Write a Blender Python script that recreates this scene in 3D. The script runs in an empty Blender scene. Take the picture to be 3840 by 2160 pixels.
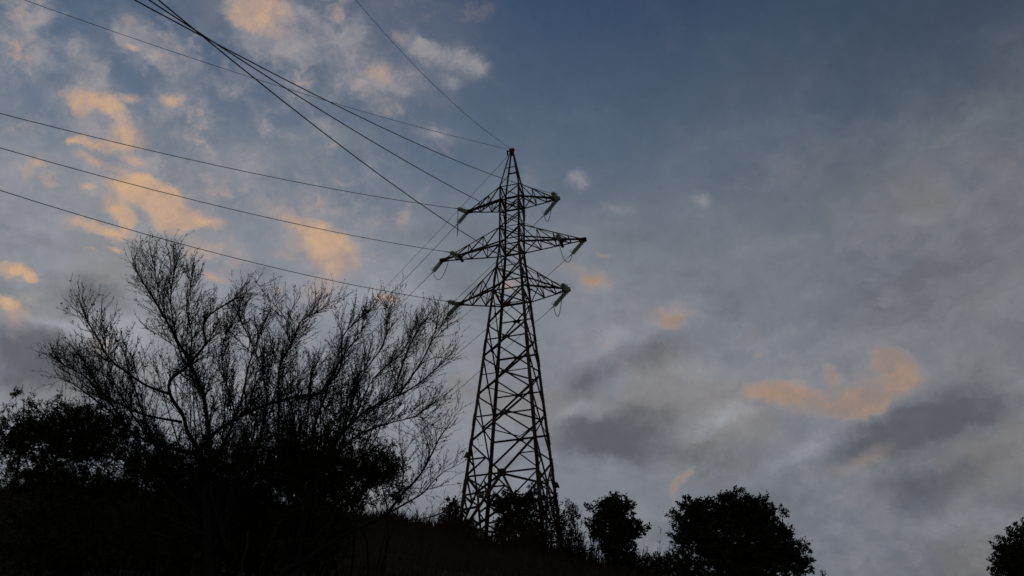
import bpy, math, random
import numpy as np
from mathutils import Vector, Matrix, noise

random.seed(7); rng = np.random.default_rng(7)
scene = bpy.context.scene
col = scene.collection
R = math.radians

# ------------------------------------------------------------------ camera
FPX, PITCH = 3800.0, R(34.96)
cam_d = bpy.data.cameras.new("camera"); cam = bpy.data.objects.new("camera", cam_d); col.objects.link(cam)
cam_d.sensor_width = 36.0; cam_d.lens = 36.0 * FPX / 3840.0
cam_d.clip_start = 0.05; cam_d.clip_end = 4000
cam.location = (0, 0, 0); cam.rotation_euler = (R(90) + PITCH, 0, 0)
scene.camera = cam
SP, CP = math.sin(PITCH), math.cos(PITCH)

def ray(px, py):                      # direction of a sight line, world axes
    a, b = (px - 1920) / FPX, (1080 - py) / FPX
    return Vector((a, CP - b * SP, SP + b * CP))
def at(px, py, Y):                    # the point of that sight line that stands Y metres ahead
    r = ray(px, py); return r * (Y / r.y)

# ------------------------------------------------------------------ world, light, exposure
SUN_EL, SUN_AZ = 1.5, -62.0           # azimuth from +Y (ahead), negative is left
world = bpy.data.worlds.new("World"); scene.world = world; world.use_nodes = True
nt = world.node_tree; nt.nodes.clear()
def lin(c): return tuple(((v / 255) / 12.92 if v <= 10 else (((v / 255) + .055) / 1.055) ** 2.4) for v in c) + (1.0,)
def N(t, **kw):
    n = nt.nodes.new(t)
    for k, v in kw.items(): setattr(n, k, v)
    return n
def link(a, b): nt.links.new(a, b)
def mathn(op, a, b=None, c=None, clamp=False):
    n = N('ShaderNodeMath', operation=op); n.use_clamp = clamp
    for i, v in enumerate((a, b, c)):
        if v is None: continue
        if hasattr(v, 'links'): link(v, n.inputs[i])
        else: n.inputs[i].default_value = v
    return n.outputs[0]
def mixc(f, a, b, blend='MIX'):
    n = N('ShaderNodeMix', data_type='RGBA', blend_type=blend)
    for s, v in ((n.inputs[0], f), (n.inputs[6], a), (n.inputs[7], b)):
        if hasattr(v, 'links'): link(v, s)
        else: s.default_value = v
    return n.outputs[2]
def smooth(v, lo, hi, to0=0.0, to1=1.0):
    n = N('ShaderNodeMapRange', interpolation_type='SMOOTHSTEP')
    link(v, n.inputs[0]); n.inputs[1].default_value = lo; n.inputs[2].default_value = hi
    n.inputs[3].default_value = to0; n.inputs[4].default_value = to1
    return n.outputs[0]
def noise3(vec, scale, detail=6, rough=.6, scl=(1, 1, 1), loc=(0, 0, 0), rotz=0):
    m = N('ShaderNodeMapping'); link(vec, m.inputs[0]); m.inputs['Scale'].default_value = scl
    m.inputs['Location'].default_value = loc; m.inputs['Rotation'].default_value = (0, rotz, 0)
    n = N('ShaderNodeTexNoise'); link(m.outputs[0], n.inputs['Vector'])
    n.inputs['Scale'].default_value = scale; n.inputs['Detail'].default_value = detail; n.inputs['Roughness'].default_value = rough
    return n
tc = N('ShaderNodeTexCoord'); D0 = tc.outputs['Generated']
def warp(vec, scale, amp, detail=5, loc=(0, 0, 0), rough=.6):
    n = noise3(vec, scale, detail, rough, loc=loc)
    s = N('ShaderNodeVectorMath', operation='SUBTRACT'); link(n.outputs['Color'], s.inputs[0]); s.inputs[1].default_value = (.5, .5, .5)
    m = N('ShaderNodeVectorMath', operation='MULTIPLY_ADD'); link(s.outputs[0], m.inputs[0]); m.inputs[1].default_value = (amp,) * 3; link(vec, m.inputs[2])
    return m.outputs[0]
D1 = warp(warp(D0, 9.0, .020, 3, rough=.5), 30.0, .026, 7, rough=.72)      # ragged cloud edges
D2 = warp(warp(D0, 7.0, .06, 4, (3, 1, 7), .55), 28.0, .026, 7, rough=.72)       # softer, wider distortions
FWD = Vector((0, CP, SP)); UP = Vector((0, -SP, CP))
def field(vec, blobs):                     # sum of soft ellipses on the sky sphere
    acc = None
    for (px, py, rx, ry, rot, w) in blobs:
        c = ray(px, py).normalized()
        r1 = c.cross(Vector((0, 0, 1))).normalized(); u1 = r1.cross(c).normalized()
        ca, sa = math.cos(R(rot)), math.sin(R(rot))
        X = r1 * ca + u1 * sa; Y = -r1 * sa + u1 * ca
        Mx = Matrix((X, Y, X.cross(Y))).transposed()
        k = 1.0 / ray(px, py).length / FPX * 1.45
        m = N('ShaderNodeMapping', vector_type='TEXTURE'); link(vec, m.inputs[0])
        m.inputs['Location'].default_value = c; m.inputs['Rotation'].default_value = Mx.to_euler()
        m.inputs['Scale'].default_value = (rx * k, ry * k, max(rx, ry) * k * 2)
        g = N('ShaderNodeTexGradient', gradient_type='SPHERICAL'); link(m.outputs[0], g.inputs[0])
        acc = mathn('MULTIPLY_ADD', g.outputs['Fac'], w, acc if acc is not None else 0.0)
    return acc
ORANGE = [(984,25,125,75,0,1.1),(900,70,60,40,0,.6),(1020,125,80,30,10,.55),(490,75,38,28,0,.55),(500,188,28,20,0,.8),(600,192,40,16,0,.5),
 (350,370,120,38,8,.95),(300,395,50,24,-35,.9),(420,410,60,30,0,.8),(505,372,34,24,0,.6),(640,370,42,24,15,1.0),
 (477,500,70,50,0,1.0),(370,540,80,26,10,1.0),(275,532,32,18,0,.6),(363,603,70,24,0,.8),(497,592,45,22,0,.7),(139,608,48,22,0,.7),
 (520,712,110,62,0,1.5),(600,760,110,60,-25,1.3),(735,815,85,38,0,1.1),(430,790,60,34,-20,1.0),(462,820,45,30,-30,1.0),(298,838,60,35,0,.7),
 (422,873,85,24,5,.8),(640,850,80,40,0,.5),(318,704,32,17,0,.8),(442,935,40,16,0,.8),(343,938,24,10,0,.5),(60,1020,80,34,0,1.0),(120,1046,22,16,0,.9),
 (8,1125,50,26,0,1.0),(40,1175,80,50,0,.6),(745,940,85,45,0,.5),(1110,830,140,40,-12,.6),(1200,915,125,75,0,.75),(1255,990,95,75,0,.7),(1040,955,55,22,0,.45),
 (795,1037,75,24,0,.6),(1200,1110,80,70,0,.5),(1450,1122,60,22,0,.7),(1262,783,40,24,0,.35),(2215,1052,75,40,0,.8),(2126,1010,50,30,0,.5),
 (2010,930,70,40,0,.3),(1905,1072,46,26,0,.6),(2495,1170,75,34,-15,.7),(2540,1195,55,30,0,.6),(2266,962,22,9,0,.6),(2266,1287,34,10,12,.5),(2330,1345,26,12,0,.3),
 (2930,1462,130,36,-6,1.0),(3110,1500,180,44,-8,1.0),(3128,1405,34,44,0,.9),(3300,1460,170,85,15,.85),(3345,1345,75,44,-35,1.0),(3215,1530,110,34,0,1.0),(3400,1440,70,50,0,.4),
 (2850,1335,20,12,0,.5),(2800,1385,60,12,15,.3),(3240,1725,170,42,12,.4),(2560,1795,48,18,45,.75),(2535,1850,24,40,0,.6),
 (1424,270,60,48,0,.75),(1508,140,40,26,-20,.6),(2600,1000,10,8,0,.1),(380,1290,60,60,0,.4),(820,1240,120,60,0,.35)]
WHITE = [(318,240,110,80,0,.8),(160,60,60,42,0,.7),(75,110,85,50,-20,.7),(140,205,60,42,-30,.8),(100,275,70,30,0,.5),(497,95,75,70,0,.8),(650,215,130,70,-20,.8),
 (510,170,80,50,0,.7),(1000,60,200,85,0,.9),(1150,45,90,50,0,.6),(1020,165,150,55,0,.95),(1300,160,110,75,0,.8),(1400,290,150,80,0,.9),(1350,95,36,60,0,.7),
 (1538,160,80,60,-25,.75),(1628,214,100,44,-20,.62),(1735,225,80,46,-25,.55),(1790,268,100,36,-30,.5),(1712,305,80,26,-5,.55),(1600,320,160,70,-20,.35),(370,390,210,85,0,.8),(650,380,90,75,0,.8),
 (470,560,190,110,0,.7),(150,600,90,50,0,.6),(560,760,260,150,0,.6),(1650,507,110,34,-8,.5),(1240,480,110,50,0,.3),(2170,672,46,44,-40,.8),(2616,755,52,34,0,.6),(2300,783,90,34,0,.6),
 (950,590,120,60,0,.4),(1100,520,60,50,0,.4),(1000,720,260,80,-10,.4),(1200,900,260,160,0,.5),(870,320,90,50,0,.4),(2200,1080,130,70,0,.6),(2520,1180,150,80,0,.5),(3150,1450,380,140,8,.35),
 (30,620,60,40,0,.5),(60,780,200,120,0,.6),(320,700,70,40,0,.4),(1980,660,60,60,0,.3),(2060,430,150,60,-30,.15),(1300,640,200,60,-10,.3)]
DARK = [(110,1340,270,150,0,1.9),(340,1120,170,80,-10,1.2),(400,1060,80,40,0,.5),(70,1000,80,22,0,.6),(2330,1630,300,95,0,1.8),(2190,1420,130,70,20,1.1),(2480,1345,190,70,12,1.0),
 (3520,1580,330,95,8,1.5),(3300,1660,260,70,8,1.1),(3700,1350,200,60,10,.6),(3550,1790,320,80,14,.9),(2680,1710,190,70,15,.9),(2850,1880,280,90,15,.6),(2420,1990,200,80,20,.3),(2400,880,200,70,10,.4),(1232,1455,160,80,0,.7),
 (1650,1440,160,110,0,.5),(2300,800,150,50,0,.2),(3200,1420,60,60,0,.25),(1500,900,160,70,0,.25),(700,1130,100,60,0,.3),(0,1480,160,100,0,.5),(1700,1800,220,120,0,.35),(3700,1450,160,90,0,.4)]
GLOW = [(440,1260,150,100,0,1.3),(210,1205,160,32,0,.8),(820,1150,170,130,0,.6),(1535,1535,55,42,0,1.1),(860,1500,170,120,0,.55),(2117,1267,110,70,0,.5),(2140,1540,120,24,25,.3),
 (1340,1090,200,100,0,.8),(2080,1180,120,70,0,.4),(2250,1330,180,60,10,.5),(2150,1550,160,50,25,.4),(2700,1560,240,40,14,.8),(2600,1420,200,50,0,.5),(3000,1700,260,40,14,.7),(3600,1950,300,90,0,.4),(1050,1050,120,60,0,.4),(1600,1700,160,90,0,.25),(2500,1550,260,60,15,.3),(2950,1640,300,50,10,.3),(1560,1130,200,60,0,.35),(230,1000,120,60,0,.35),(660,1000,120,60,0,.3),(2300,1250,130,60,0,.3),
 (1000,1350,160,100,0,.45),(2060,1680,90,60,0,.2),(2700,2050,300,60,0,.2),(3750,2050,200,120,0,.1)]
fO, fW, fK, fB = field(D1, ORANGE), field(D1, WHITE), field(D2, DARK), field(D2, GLOW)

sky = N('ShaderNodeTexSky', sky_type='NISHITA'); sky.sun_disc = False
sky.sun_elevation = R(SUN_EL); sky.sun_rotation = R(SUN_AZ); sky.air_density = 1.3; sky.dust_density = 1.0; sky.ozone_density = 2.5
skyc = N('ShaderNodeVectorMath', operation='SCALE'); link(sky.outputs[0], skyc.inputs[0]); skyc.inputs['Scale'].default_value = 0.13
sep = N('ShaderNodeSeparateXYZ'); link(D0, sep.inputs[0])
# dusk air: elevation ramp of the blue to grey dome, a little darker away from the afterglow
ramp = N('ShaderNodeValToRGB'); link(sep.outputs['Z'], ramp.inputs[0])
els = [(0.0,(90,92,98)),(.36,(113,118,127)),(.47,(133,136,143)),(.58,(126,131,140)),(.67,(90,105,124)),(.78,(56,76,106)),(1.0,(30,42,62))]
cr = ramp.color_ramp
while len(cr.elements) < len(els): cr.elements.new(.5)
for e, (p_, c_) in zip(cr.elements, els): e.position = p_; e.color = lin(c_)
glowdir = Vector((math.sin(R(-38)), math.cos(R(-38)), .15)).normalized()
dp = N('ShaderNodeVectorMath', operation='DOT_PRODUCT'); link(D0, dp.inputs[0]); dp.inputs[1].default_value = glowdir
side = smooth(dp.outputs['Value'], .05, 1.0, .50, 1.42)
basem = N('ShaderNodeVectorMath', operation='SCALE'); link(ramp.outputs[0], basem.inputs[0]); link(side, basem.inputs['Scale'])
base = mixc(.22, basem.outputs[0], skyc.outputs[0])
# thin veil everywhere
n1 = noise3(D2, 4.2, 8, .62, (1, 1, 1.7), rotz=.5); n2 = noise3(D1, 11, 8, .66, (1, 1, 1.5), (5, 2, 1), rotz=-.4); n3 = noise3(D0, 60, 5, .7, loc=(9, 9, 2))
lowamt = smooth(sep.outputs['Z'], .74, .50, .05, 1.0)
left = N('ShaderNodeVectorMath', operation='DOT_PRODUCT'); link(D0, left.inputs[0]); left.inputs[1].default_value = (-1, 0, 0)
leftamt = smooth(left.outputs['Value'], -.05, .30, .06, 1.0)
veilamt = mathn('MAXIMUM', mathn('MULTIPLY', lowamt, .85), mathn('MULTIPLY', leftamt, .75))
veil = mathn('MULTIPLY', smooth(n1.outputs['Fac'], .38, .68), veilamt)
c = mixc(mathn('MULTIPLY', veil, .60), base, lin((141, 143, 146)))
mott = mathn('MULTIPLY', smooth(n2.outputs['Fac'], .45, .72), veilamt)
c = mixc(mathn('MULTIPLY', mott, .42), c, lin((149, 150, 153)))
dk = mathn('MULTIPLY', smooth(n2.outputs['Fac'], .50, .28), lowamt)
c = mixc(mathn('MULTIPLY', dk, .38), c, lin((98, 101, 110)))
wisp = noise3(D1, 7, 8, .7, (1, 1, .5), (1, 6, 3), rotz=.9)
c = mixc(mathn('MULTIPLY', smooth(wisp.outputs['Fac'], .5, .75), .14), c, lin((118, 120, 130)))
def edge(f, n, lo, hi, k, g=True):
    q = mathn('MULTIPLY', f, mathn('MULTIPLY_ADD', n, k, 1 - k * .5))
    return smooth(q, lo, hi)
n4 = noise3(D1, 42, 7, .68, loc=(2, 8, 4)); nn = mathn('MULTIPLY_ADD', n4.outputs['Fac'], .5, mathn('MULTIPLY', n2.outputs['Fac'], .5))
n5 = noise3(D1, 17, 7, .62, (1, 1, 1.8), (4, 4, 8), rotz=-.5); n6 = noise3(D2, 5.5, 6, .6, (1, 1, 1.6), (8, 3, 1), rotz=-.5); n7 = noise3(D2, 10, 7, .6, (.7, 1, 1.9), (1, 9, 5), rotz=-.6)
llow = mathn('MULTIPLY', lowamt, mathn('MULTIPLY_ADD', leftamt, .55, .45))
c = mixc(mathn('MULTIPLY', mathn('MULTIPLY', smooth(n6.outputs['Fac'], .48, .70), lowamt), .42), c, lin((130, 120, 114)))
c = mixc(mathn('MULTIPLY', mathn('MULTIPLY', smooth(n7.outputs['Fac'], .50, .72), lowamt), .48), c, lin((88, 91, 98)))
c = mixc(mathn('MULTIPLY', mathn('MULTIPLY', smooth(n5.outputs['Fac'], .50, .72), llow), .52), c, lin((154, 156, 164)))
tl = mathn('MULTIPLY', smooth(left.outputs['Value'], .02, .22), smooth(sep.outputs['Z'], .45, .62))
n8 = noise3(D1, 19, 7, .66, (1, 1, 1.3), (11, 2, 3), rotz=.3)
c = mixc(mathn('MULTIPLY', mathn('MULTIPLY', smooth(n8.outputs['Fac'], .47, .66), tl), .62), c, lin((150, 148, 154)))
tp = mathn('MULTIPLY', mathn('MULTIPLY', smooth(n8.outputs['Fac'], .57, .72), smooth(left.outputs['Value'], -.05, .2)), smooth(sep.outputs['Z'], .42, .52))
c = mixc(mathn('MULTIPLY', tp, .55), c, lin((190, 160, 138)))
mW = edge(fW, nn, .08, .80, 3.2)
c = mixc(mathn('MULTIPLY', mW, .80), c, mixc(smooth(nn, .38, .62), lin((128, 130, 141)), lin((160, 155, 158))))
mK = edge(fK, mathn('MULTIPLY_ADD', n4.outputs['Fac'], .45, mathn('MULTIPLY', n7.outputs['Fac'], .55)), .04, 1.35, 3.4)
c = mixc(mathn('MULTIPLY', mK, .80), c, lin((84, 87, 94)))
mB = edge(fB, mathn('MULTIPLY_ADD', n5.outputs['Fac'], .6, mathn('MULTIPLY', n4.outputs['Fac'], .4)), .04, 1.25, 3.2)
c = mixc(mathn('MULTIPLY', mB, .75), c, lin((164, 166, 176)))
mH = edge(fO, nn, .02, .60, 2.6)                     # pale rim round every lit cloud
c = mixc(mathn('MULTIPLY', mH, .42), c, lin((152, 146, 150)))
mO = edge(fO, nn, .10, .95, 2.4)
toneO = smooth(nn, .40, .62)
leftO = smooth(left.outputs['Value'], -.10, .22)
pinkc = mixc(leftO, mixc(toneO, lin((140, 126, 120)), lin((166, 138, 118))), mixc(toneO, lin((178, 152, 138)), lin((210, 172, 134))))
c = mixc(mathn('MULTIPLY', mO, .88), c, pinkc)
fine = smooth(n3.outputs['Fac'], .3, .7, .965, 1.035)
fs = N('ShaderNodeVectorMath', operation='SCALE'); link(c, fs.inputs[0]); link(fine, fs.inputs['Scale'])
bg = N('ShaderNodeBackground'); link(fs.outputs[0], bg.inputs[0]); bg.inputs[1].default_value = 1.0
wo = N('ShaderNodeOutputWorld'); link(bg.outputs[0], wo.inputs[0])
world.cycles.sampling_method = 'MANUAL'; world.cycles.sample_map_resolution = 256

sun_d = bpy.data.lights.new("sun", 'SUN'); sun = bpy.data.objects.new("sun", sun_d); col.objects.link(sun)
sun_d.energy = .06; sun_d.angle = R(12); sun_d.color = (1, .72, .48)
sv = Vector((math.sin(R(SUN_AZ)) * math.cos(R(SUN_EL)), math.cos(R(SUN_AZ)) * math.cos(R(SUN_EL)), math.sin(R(SUN_EL + 6))))
sun.rotation_euler = sv.to_track_quat('Z', 'Y').to_euler()
scene.view_settings.view_transform = 'Standard'; scene.view_settings.look = 'None'
scene.view_settings.gamma = 1; scene.view_settings.exposure = 0; scene.view_settings.use_curve_mapping = False

# ------------------------------------------------------------------ materials
def material(name, c1, c2=None, scale=8.0, rough=.85, metal=0.0, spec=.2, bump=0.0, **kw):
    m = bpy.data.materials.new(name); m.use_nodes = True; t = m.node_tree
    b = t.nodes['Principled BSDF']; b.inputs['Roughness'].default_value = rough; b.inputs['Metallic'].default_value = metal
    b.inputs['Specular IOR Level'].default_value = spec
    nz = t.nodes.new('ShaderNodeTexNoise'); nz.inputs['Scale'].default_value = scale; nz.inputs['Detail'].default_value = 6
    tx = t.nodes.new('ShaderNodeTexCoord'); t.links.new(tx.outputs['Object'], nz.inputs['Vector'])
    rp = t.nodes.new('ShaderNodeValToRGB'); t.links.new(nz.outputs['Fac'], rp.inputs[0])
    rp.color_ramp.elements[0].position = .35; rp.color_ramp.elements[1].position = .65
    rp.color_ramp.elements[0].color = (*c1, 1); rp.color_ramp.elements[1].color = (*(c2 or c1), 1)
    t.links.new(rp.outputs[0], b.inputs['Base Color'])
    if bump:
        bp = t.nodes.new('ShaderNodeBump'); bp.inputs['Strength'].default_value = bump; bp.inputs['Distance'].default_value = .05
        t.links.new(nz.outputs['Fac'], bp.inputs['Height']); t.links.new(bp.outputs[0], b.inputs['Normal'])
    return m
M_STEEL = material('rusty_steel', (.080, .047, .031), (.050, .038, .031), 3.0, .75, .3, .3, .2)
M_STEEL2 = material('weathered_steel', (.048, .032, .022), (.066, .040, .026), 5.0, .7, .3, .3, .2)
M_WIRE = material('conductor_metal', (.045, .045, .048), (.035, .035, .038), 4, .5, .6)
M_GLASS = material('glass_insulator', (.36, .40, .34), (.28, .32, .27), 12, .25, 0, .5)
_t = M_GLASS.node_tree; _b = _t.nodes['Principled BSDF']; _b.inputs['Transmission Weight'].default_value = .25
_tr = _t.nodes.new('ShaderNodeBsdfTranslucent'); _tr.inputs[0].default_value = (.80, .88, .76, 1)
_mx = _t.nodes.new('ShaderNodeMixShader'); _mx.inputs[0].default_value = .75
_t.links.new(_b.outputs[0], _mx.inputs[1]); _t.links.new(_tr.outputs[0], _mx.inputs[2]); _t.links.new(_mx.outputs[0], _t.nodes['Material Output'].inputs[0])
M_SIGN = material('enamel_sign', (.42, .42, .40), (.36, .36, .34), 6, .5)
M_SIGNINK = material('sign_ink', (.03, .03, .03), None, 6, .6)
M_BARK = material('bark', (.030, .024, .020), (.018, .015, .013), 18, .95, 0, .1, .3)
M_TWIG = material('twig_bark', (.040, .032, .024), (.026, .021, .017), 10, .95, 0, .1)
M_LEAF1 = material('willowy_leaf', (.040, .050, .018), (.055, .052, .018), 3, .7, 0, .15)
M_LEAF2 = material('dark_leaf', (.022, .030, .014), (.036, .042, .018), 3, .7, 0, .15)
M_LEAF3 = material('russet_leaf', (.045, .036, .020), (.055, .032, .018), 3, .8, 0, .1)
M_GRASS = material('dry_grass', (.064, .043, .026), (.042, .032, .019), .8, .9, 0, .05)
M_SOIL = material('soil', (.030, .024, .017), (.022, .020, .012), 1.2, .95, 0, .05, .4)
M_STALK = material('dry_stalk', (.070, .052, .034), (.050, .040, .026), 4, .9, 0, .05)
M_WOOD = material('old_wood', (.06, .05, .04), (.04, .035, .03), 10, .9, 0, .1)

# ------------------------------------------------------------------ mesh collecting
class MB:
    def __init__(s): s.v = []; s.f = []; s.arr = []
    def add(s, vs, fs):
        o = len(s.v); s.v.extend(vs); s.f.extend(tuple(i + o for i in f) for f in fs)
    def box(s, a, b, w, h, up):        # beam from a to b
        d = (b - a).normalized(); x = d.cross(up)
        if x.length < 1e-4: x = d.cross(Vector((1, 0, 0)))
        x.normalize(); y = x.cross(d).normalized()
        vs = [p + x * (sx * w / 2) + y * (sy * h / 2) for p in (a, b) for sx, sy in ((-1, -1), (1, -1), (1, 1), (-1, 1))]
        s.add(vs, [(0, 1, 2, 3), (7, 6, 5, 4), (0, 4, 5, 1), (1, 5, 6, 2), (2, 6, 7, 3), (3, 7, 4, 0)])
    def angle(s, a, b, w, n1, n2, t=None):   # steel L-angle, flanges along n1 and n2 from the corner edge a-b
        t = t or max(.008, w * .12); d = (b - a).normalized()
        n1 = (n1 - d * n1.dot(d)).normalized(); n2 = (n2 - d * n2.dot(d) - n1 * n2.dot(n1)).normalized()
        pr = [n1 * 0, n1 * w, n1 * w + n2 * t, n1 * t + n2 * t, n1 * t + n2 * w, n2 * w]
        vs = [p + q for p in (a, b) for q in pr]
        s.add(vs, [(i, (i + 1) % 6, (i + 1) % 6 + 6, i + 6) for i in range(6)] + [(5, 4, 3, 2, 1, 0), (6, 7, 8, 9, 10, 11)])
    def tube(s, pts, rad, n=6, caps=True):
        if len(pts) < 2: return
        o = len(s.v); k = len(pts); ref = Vector((.3, .2, .93))
        for i, p in enumerate(pts):
            d = (pts[min(i + 1, k - 1)] - pts[max(i - 1, 0)])
            if d.length < 1e-9: d = Vector((0, 0, 1))
            d.normalize(); x = d.cross(ref)
            if x.length < .05: x = d.cross(Vector((1, 0, 0)))
            x.normalize(); y = d.cross(x); r = rad[i] if hasattr(rad, '__len__') else rad
            for j in range(n):
                a = 2 * math.pi * j / n; s.v.append(p + x * (math.cos(a) * r) + y * (math.sin(a) * r))
        for i in range(k - 1):
            for j in range(n):
                s.f.append((o + i * n + j, o + i * n + (j + 1) % n, o + (i + 1) * n + (j + 1) % n, o + (i + 1) * n + j))
        if caps and n > 3:
            s.f.append(tuple(o + j for j in range(n))[::-1]); s.f.append(tuple(o + (k - 1) * n + j for j in range(n)))
    def quads(s, arr): s.arr.append(arr)     # (n,4,3) array
    def mesh(s, name):
        V = np.array([tuple(p) for p in s.v], dtype=np.float32).reshape(-1, 3)
        lens = [len(f) for f in s.f]; idx = [i for f in s.f for i in f]
        for a in s.arr:
            n = len(a); o = len(V); V = np.concatenate([V, a.reshape(-1, 3).astype(np.float32)])
            idx.extend(range(o, o + 4 * n)); lens.extend([4] * n)
        me = bpy.data.meshes.new(name); me.vertices.add(len(V)); me.vertices.foreach_set('co', V.ravel())
        me.loops.add(len(idx)); me.loops.foreach_set('vertex_index', idx)
        me.polygons.add(len(lens)); st = np.concatenate([[0], np.cumsum(lens)[:-1]]).astype(np.int32)
        me.polygons.foreach_set('loop_start', st); me.polygons.foreach_set('loop_total', lens)
        me.update(calc_edges=True); me.validate(); return me
    def build(s, name, m, parent=None, origin=None):
        me = s.mesh(name)
        if origin is not None: me.transform(Matrix.Translation(-Vector(origin)))
        me.materials.append(m)
        o = bpy.data.objects.new(name, me); col.objects.link(o)
        if parent is not None: o.parent = parent
        if origin is not None: o.location = origin
        return o
def tag(o, label=None, cat=None, group=None, kind=None):
    for k, v in (('label', label), ('category', cat), ('group', group), ('kind', kind)):
        if v: o[k] = v
    return o
def empty(name, loc, label, cat, group=None):
    o = bpy.data.objects.new(name, None); o.location = loc; o.empty_display_size = .3; col.objects.link(o)
    return tag(o, label, cat, group)
def child(mb, name, m, root, label=None):   # mb is in world coordinates, root is only translated
    o = mb.build(name, m, root); o.data.transform(Matrix.Translation(-root.location))
    if label: o['label'] = label
    return o

# ------------------------------------------------------------------ ground
CX = [-60, -24.84, -17.02, -7.26, -4.05, -1.51, 2.24, 5.91, 22.82, 60]
CR = [.445, .4349, .4289, .4054, .3938, .3800, .3590, .3410, .283, .22]
def ground(x, y):
    r = float(np.interp(x, CX, CR)); zc = r * 46
    if y <= 46:
        t = max(y, -40) / 46
        z = zc * t - 1.6 * (1 - min(max(t, 0), 1)) if t > 0 else -1.6 + zc * t * .3
    else: z = zc + .10 * min(y - 46, 6) - .32 * max(y - 52, 0)
    b = noise.noise(Vector((x * .35, y * .35, 0))) * .22 + noise.noise(Vector((x * 1.3, y * 1.3, 4))) * .07
    return z + b * min(1, max(0, (abs(y) + abs(x) - 3) / 8))
xs = np.concatenate([np.linspace(-400, -32, 24), np.linspace(-30, 30, 151), np.linspace(32, 400, 24)])
ys = np.concatenate([np.linspace(-200, -4, 20), np.linspace(-2, 62, 150), np.linspace(66, 420, 26)])
g = MB(); g.v = [Vector((x, y, ground(x, y) if y < 150 else ground(x, 150) - (y - 150) * .1)) for y in ys for x in xs]
nx = len(xs); g.f = [(j * nx + i, j * nx + i + 1, (j + 1) * nx + i + 1, (j + 1) * nx + i) for j in range(len(ys) - 1) for i in range(nx - 1)]
hill = g.build('hillside', M_SOIL); tag(hill, kind='structure')
for p in hill.data.polygons: p.use_smooth = True

# ------------------------------------------------------------------ lattice tower
TH = R(15.8); TD = 48.0
E1 = Vector((math.cos(TH), -math.sin(TH), 0)); E2 = Vector((math.sin(TH), math.cos(TH), 0)); TC = Vector((0, TD, 0)); Z = Vector((0, 0, 1))
def half(h):
    if h > 40.88: return .637 - (h - 40.88) * .16
    if h > 36.4: return .637
    return .637 + (36.4 - h) * .0833
QUAD = ((-1, -1), (1, -1), (1, 1), (-1, 1))       # left, near, right, far legs
def leg_pt(k, h): a, b = QUAD[k % 4]; s = half(h); return TC + E1 * (a * s) + E2 * (b * s) + Z * h
def lerp(a, b, t): return a + (b - a) * t
foot = []
for k in range(4):
    h = 17.0
    for _ in range(6): p = leg_pt(k, h); h = ground(p.x, p.y)
    foot.append(h)
tower = empty('lattice_tower', (0, TD, ground(0, TD)), 'tall rusty steel lattice pylon with three pairs of arms, standing on the hill crest', 'pylon')
def inward(k): a, b = QUAD[k % 4]; return E1 * (-a), E2 * (-b)
for k in range(4):
    mb = MB(); n1, n2 = inward(k)
    segs = [foot[k] - .4, 21.2, 28.4, 32.97, 36.4, 40.88, 44.3]; ws = [.178, .16, .145, .13, .11, .085]
    for i, w in enumerate(ws): mb.angle(leg_pt(k, segs[i]), leg_pt(k, segs[i + 1]), w, n1, n2)
    for hs in (20.3, 24.1, 28.8, 33.6, 38.9, 25.6 if k == 1 else 22.6):          # bolted splice plates
        mb.angle(leg_pt(k, hs) - n1 * .012 - n2 * .012, leg_pt(k, hs + .75) - n1 * .012 - n2 * .012, .17 if hs < 30 else .135, n1, n2, .012)
        for q in range(7):
            c0 = leg_pt(k, hs + .08 + q * .1)
            mb.box(c0 - n1 * .05 + n2 * .06, c0 + n1 * .02 + n2 * .06, .035, .035, Z); mb.box(c0 - n2 * .05 + n1 * .06, c0 + n2 * .02 + n1 * .06, .035, .035, Z)
    if k in (1, 2):                                                              # climbing bolts
        h = foot[k] + 2
        while h < 43: c0 = leg_pt(k, h); mb.tube([c0, c0 - n1 * .09], .010, 4); h += .42
    for hh in (22.9,) if k in (0, 2) else ():
        pass
    child(mb, 'leg', M_STEEL, tower)
def brace(mb, p, q, w, out, off=0.0, trim=0.0):
    d = (q - p); n = d.normalized(); p2 = p + n * trim; q2 = q - n * trim
    side_ = n.cross(out).normalized()
    mb.angle(p2 - out * off - side_ * w / 2, q2 - out * off - side_ * w / 2, w, side_, -out)
def gusset(mb, p, out, sx=.34, sz=.22):
    mb.box(p - out * .03 - Z * sz / 2, p - out * .03 + Z * sz / 2, sx, .014, out)
    for i in (-1, 0, 1):
        for j in (-1, 1): c0 = p + out.cross(Z) * (i * sx * .33) + Z * (j * sz * .3); mb.box(c0 - out * .04, c0 + out * .035, .03, .03, Z)
XP = [(40.88, 39.82), (39.82, 38.75), (38.75, 37.7), (37.7, 36.37), (36.37, 34.7), (34.7, 32.97), (32.97, 30.55), (30.55, 28.38), (28.38, 25.94), (25.94, 23.14)]
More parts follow.
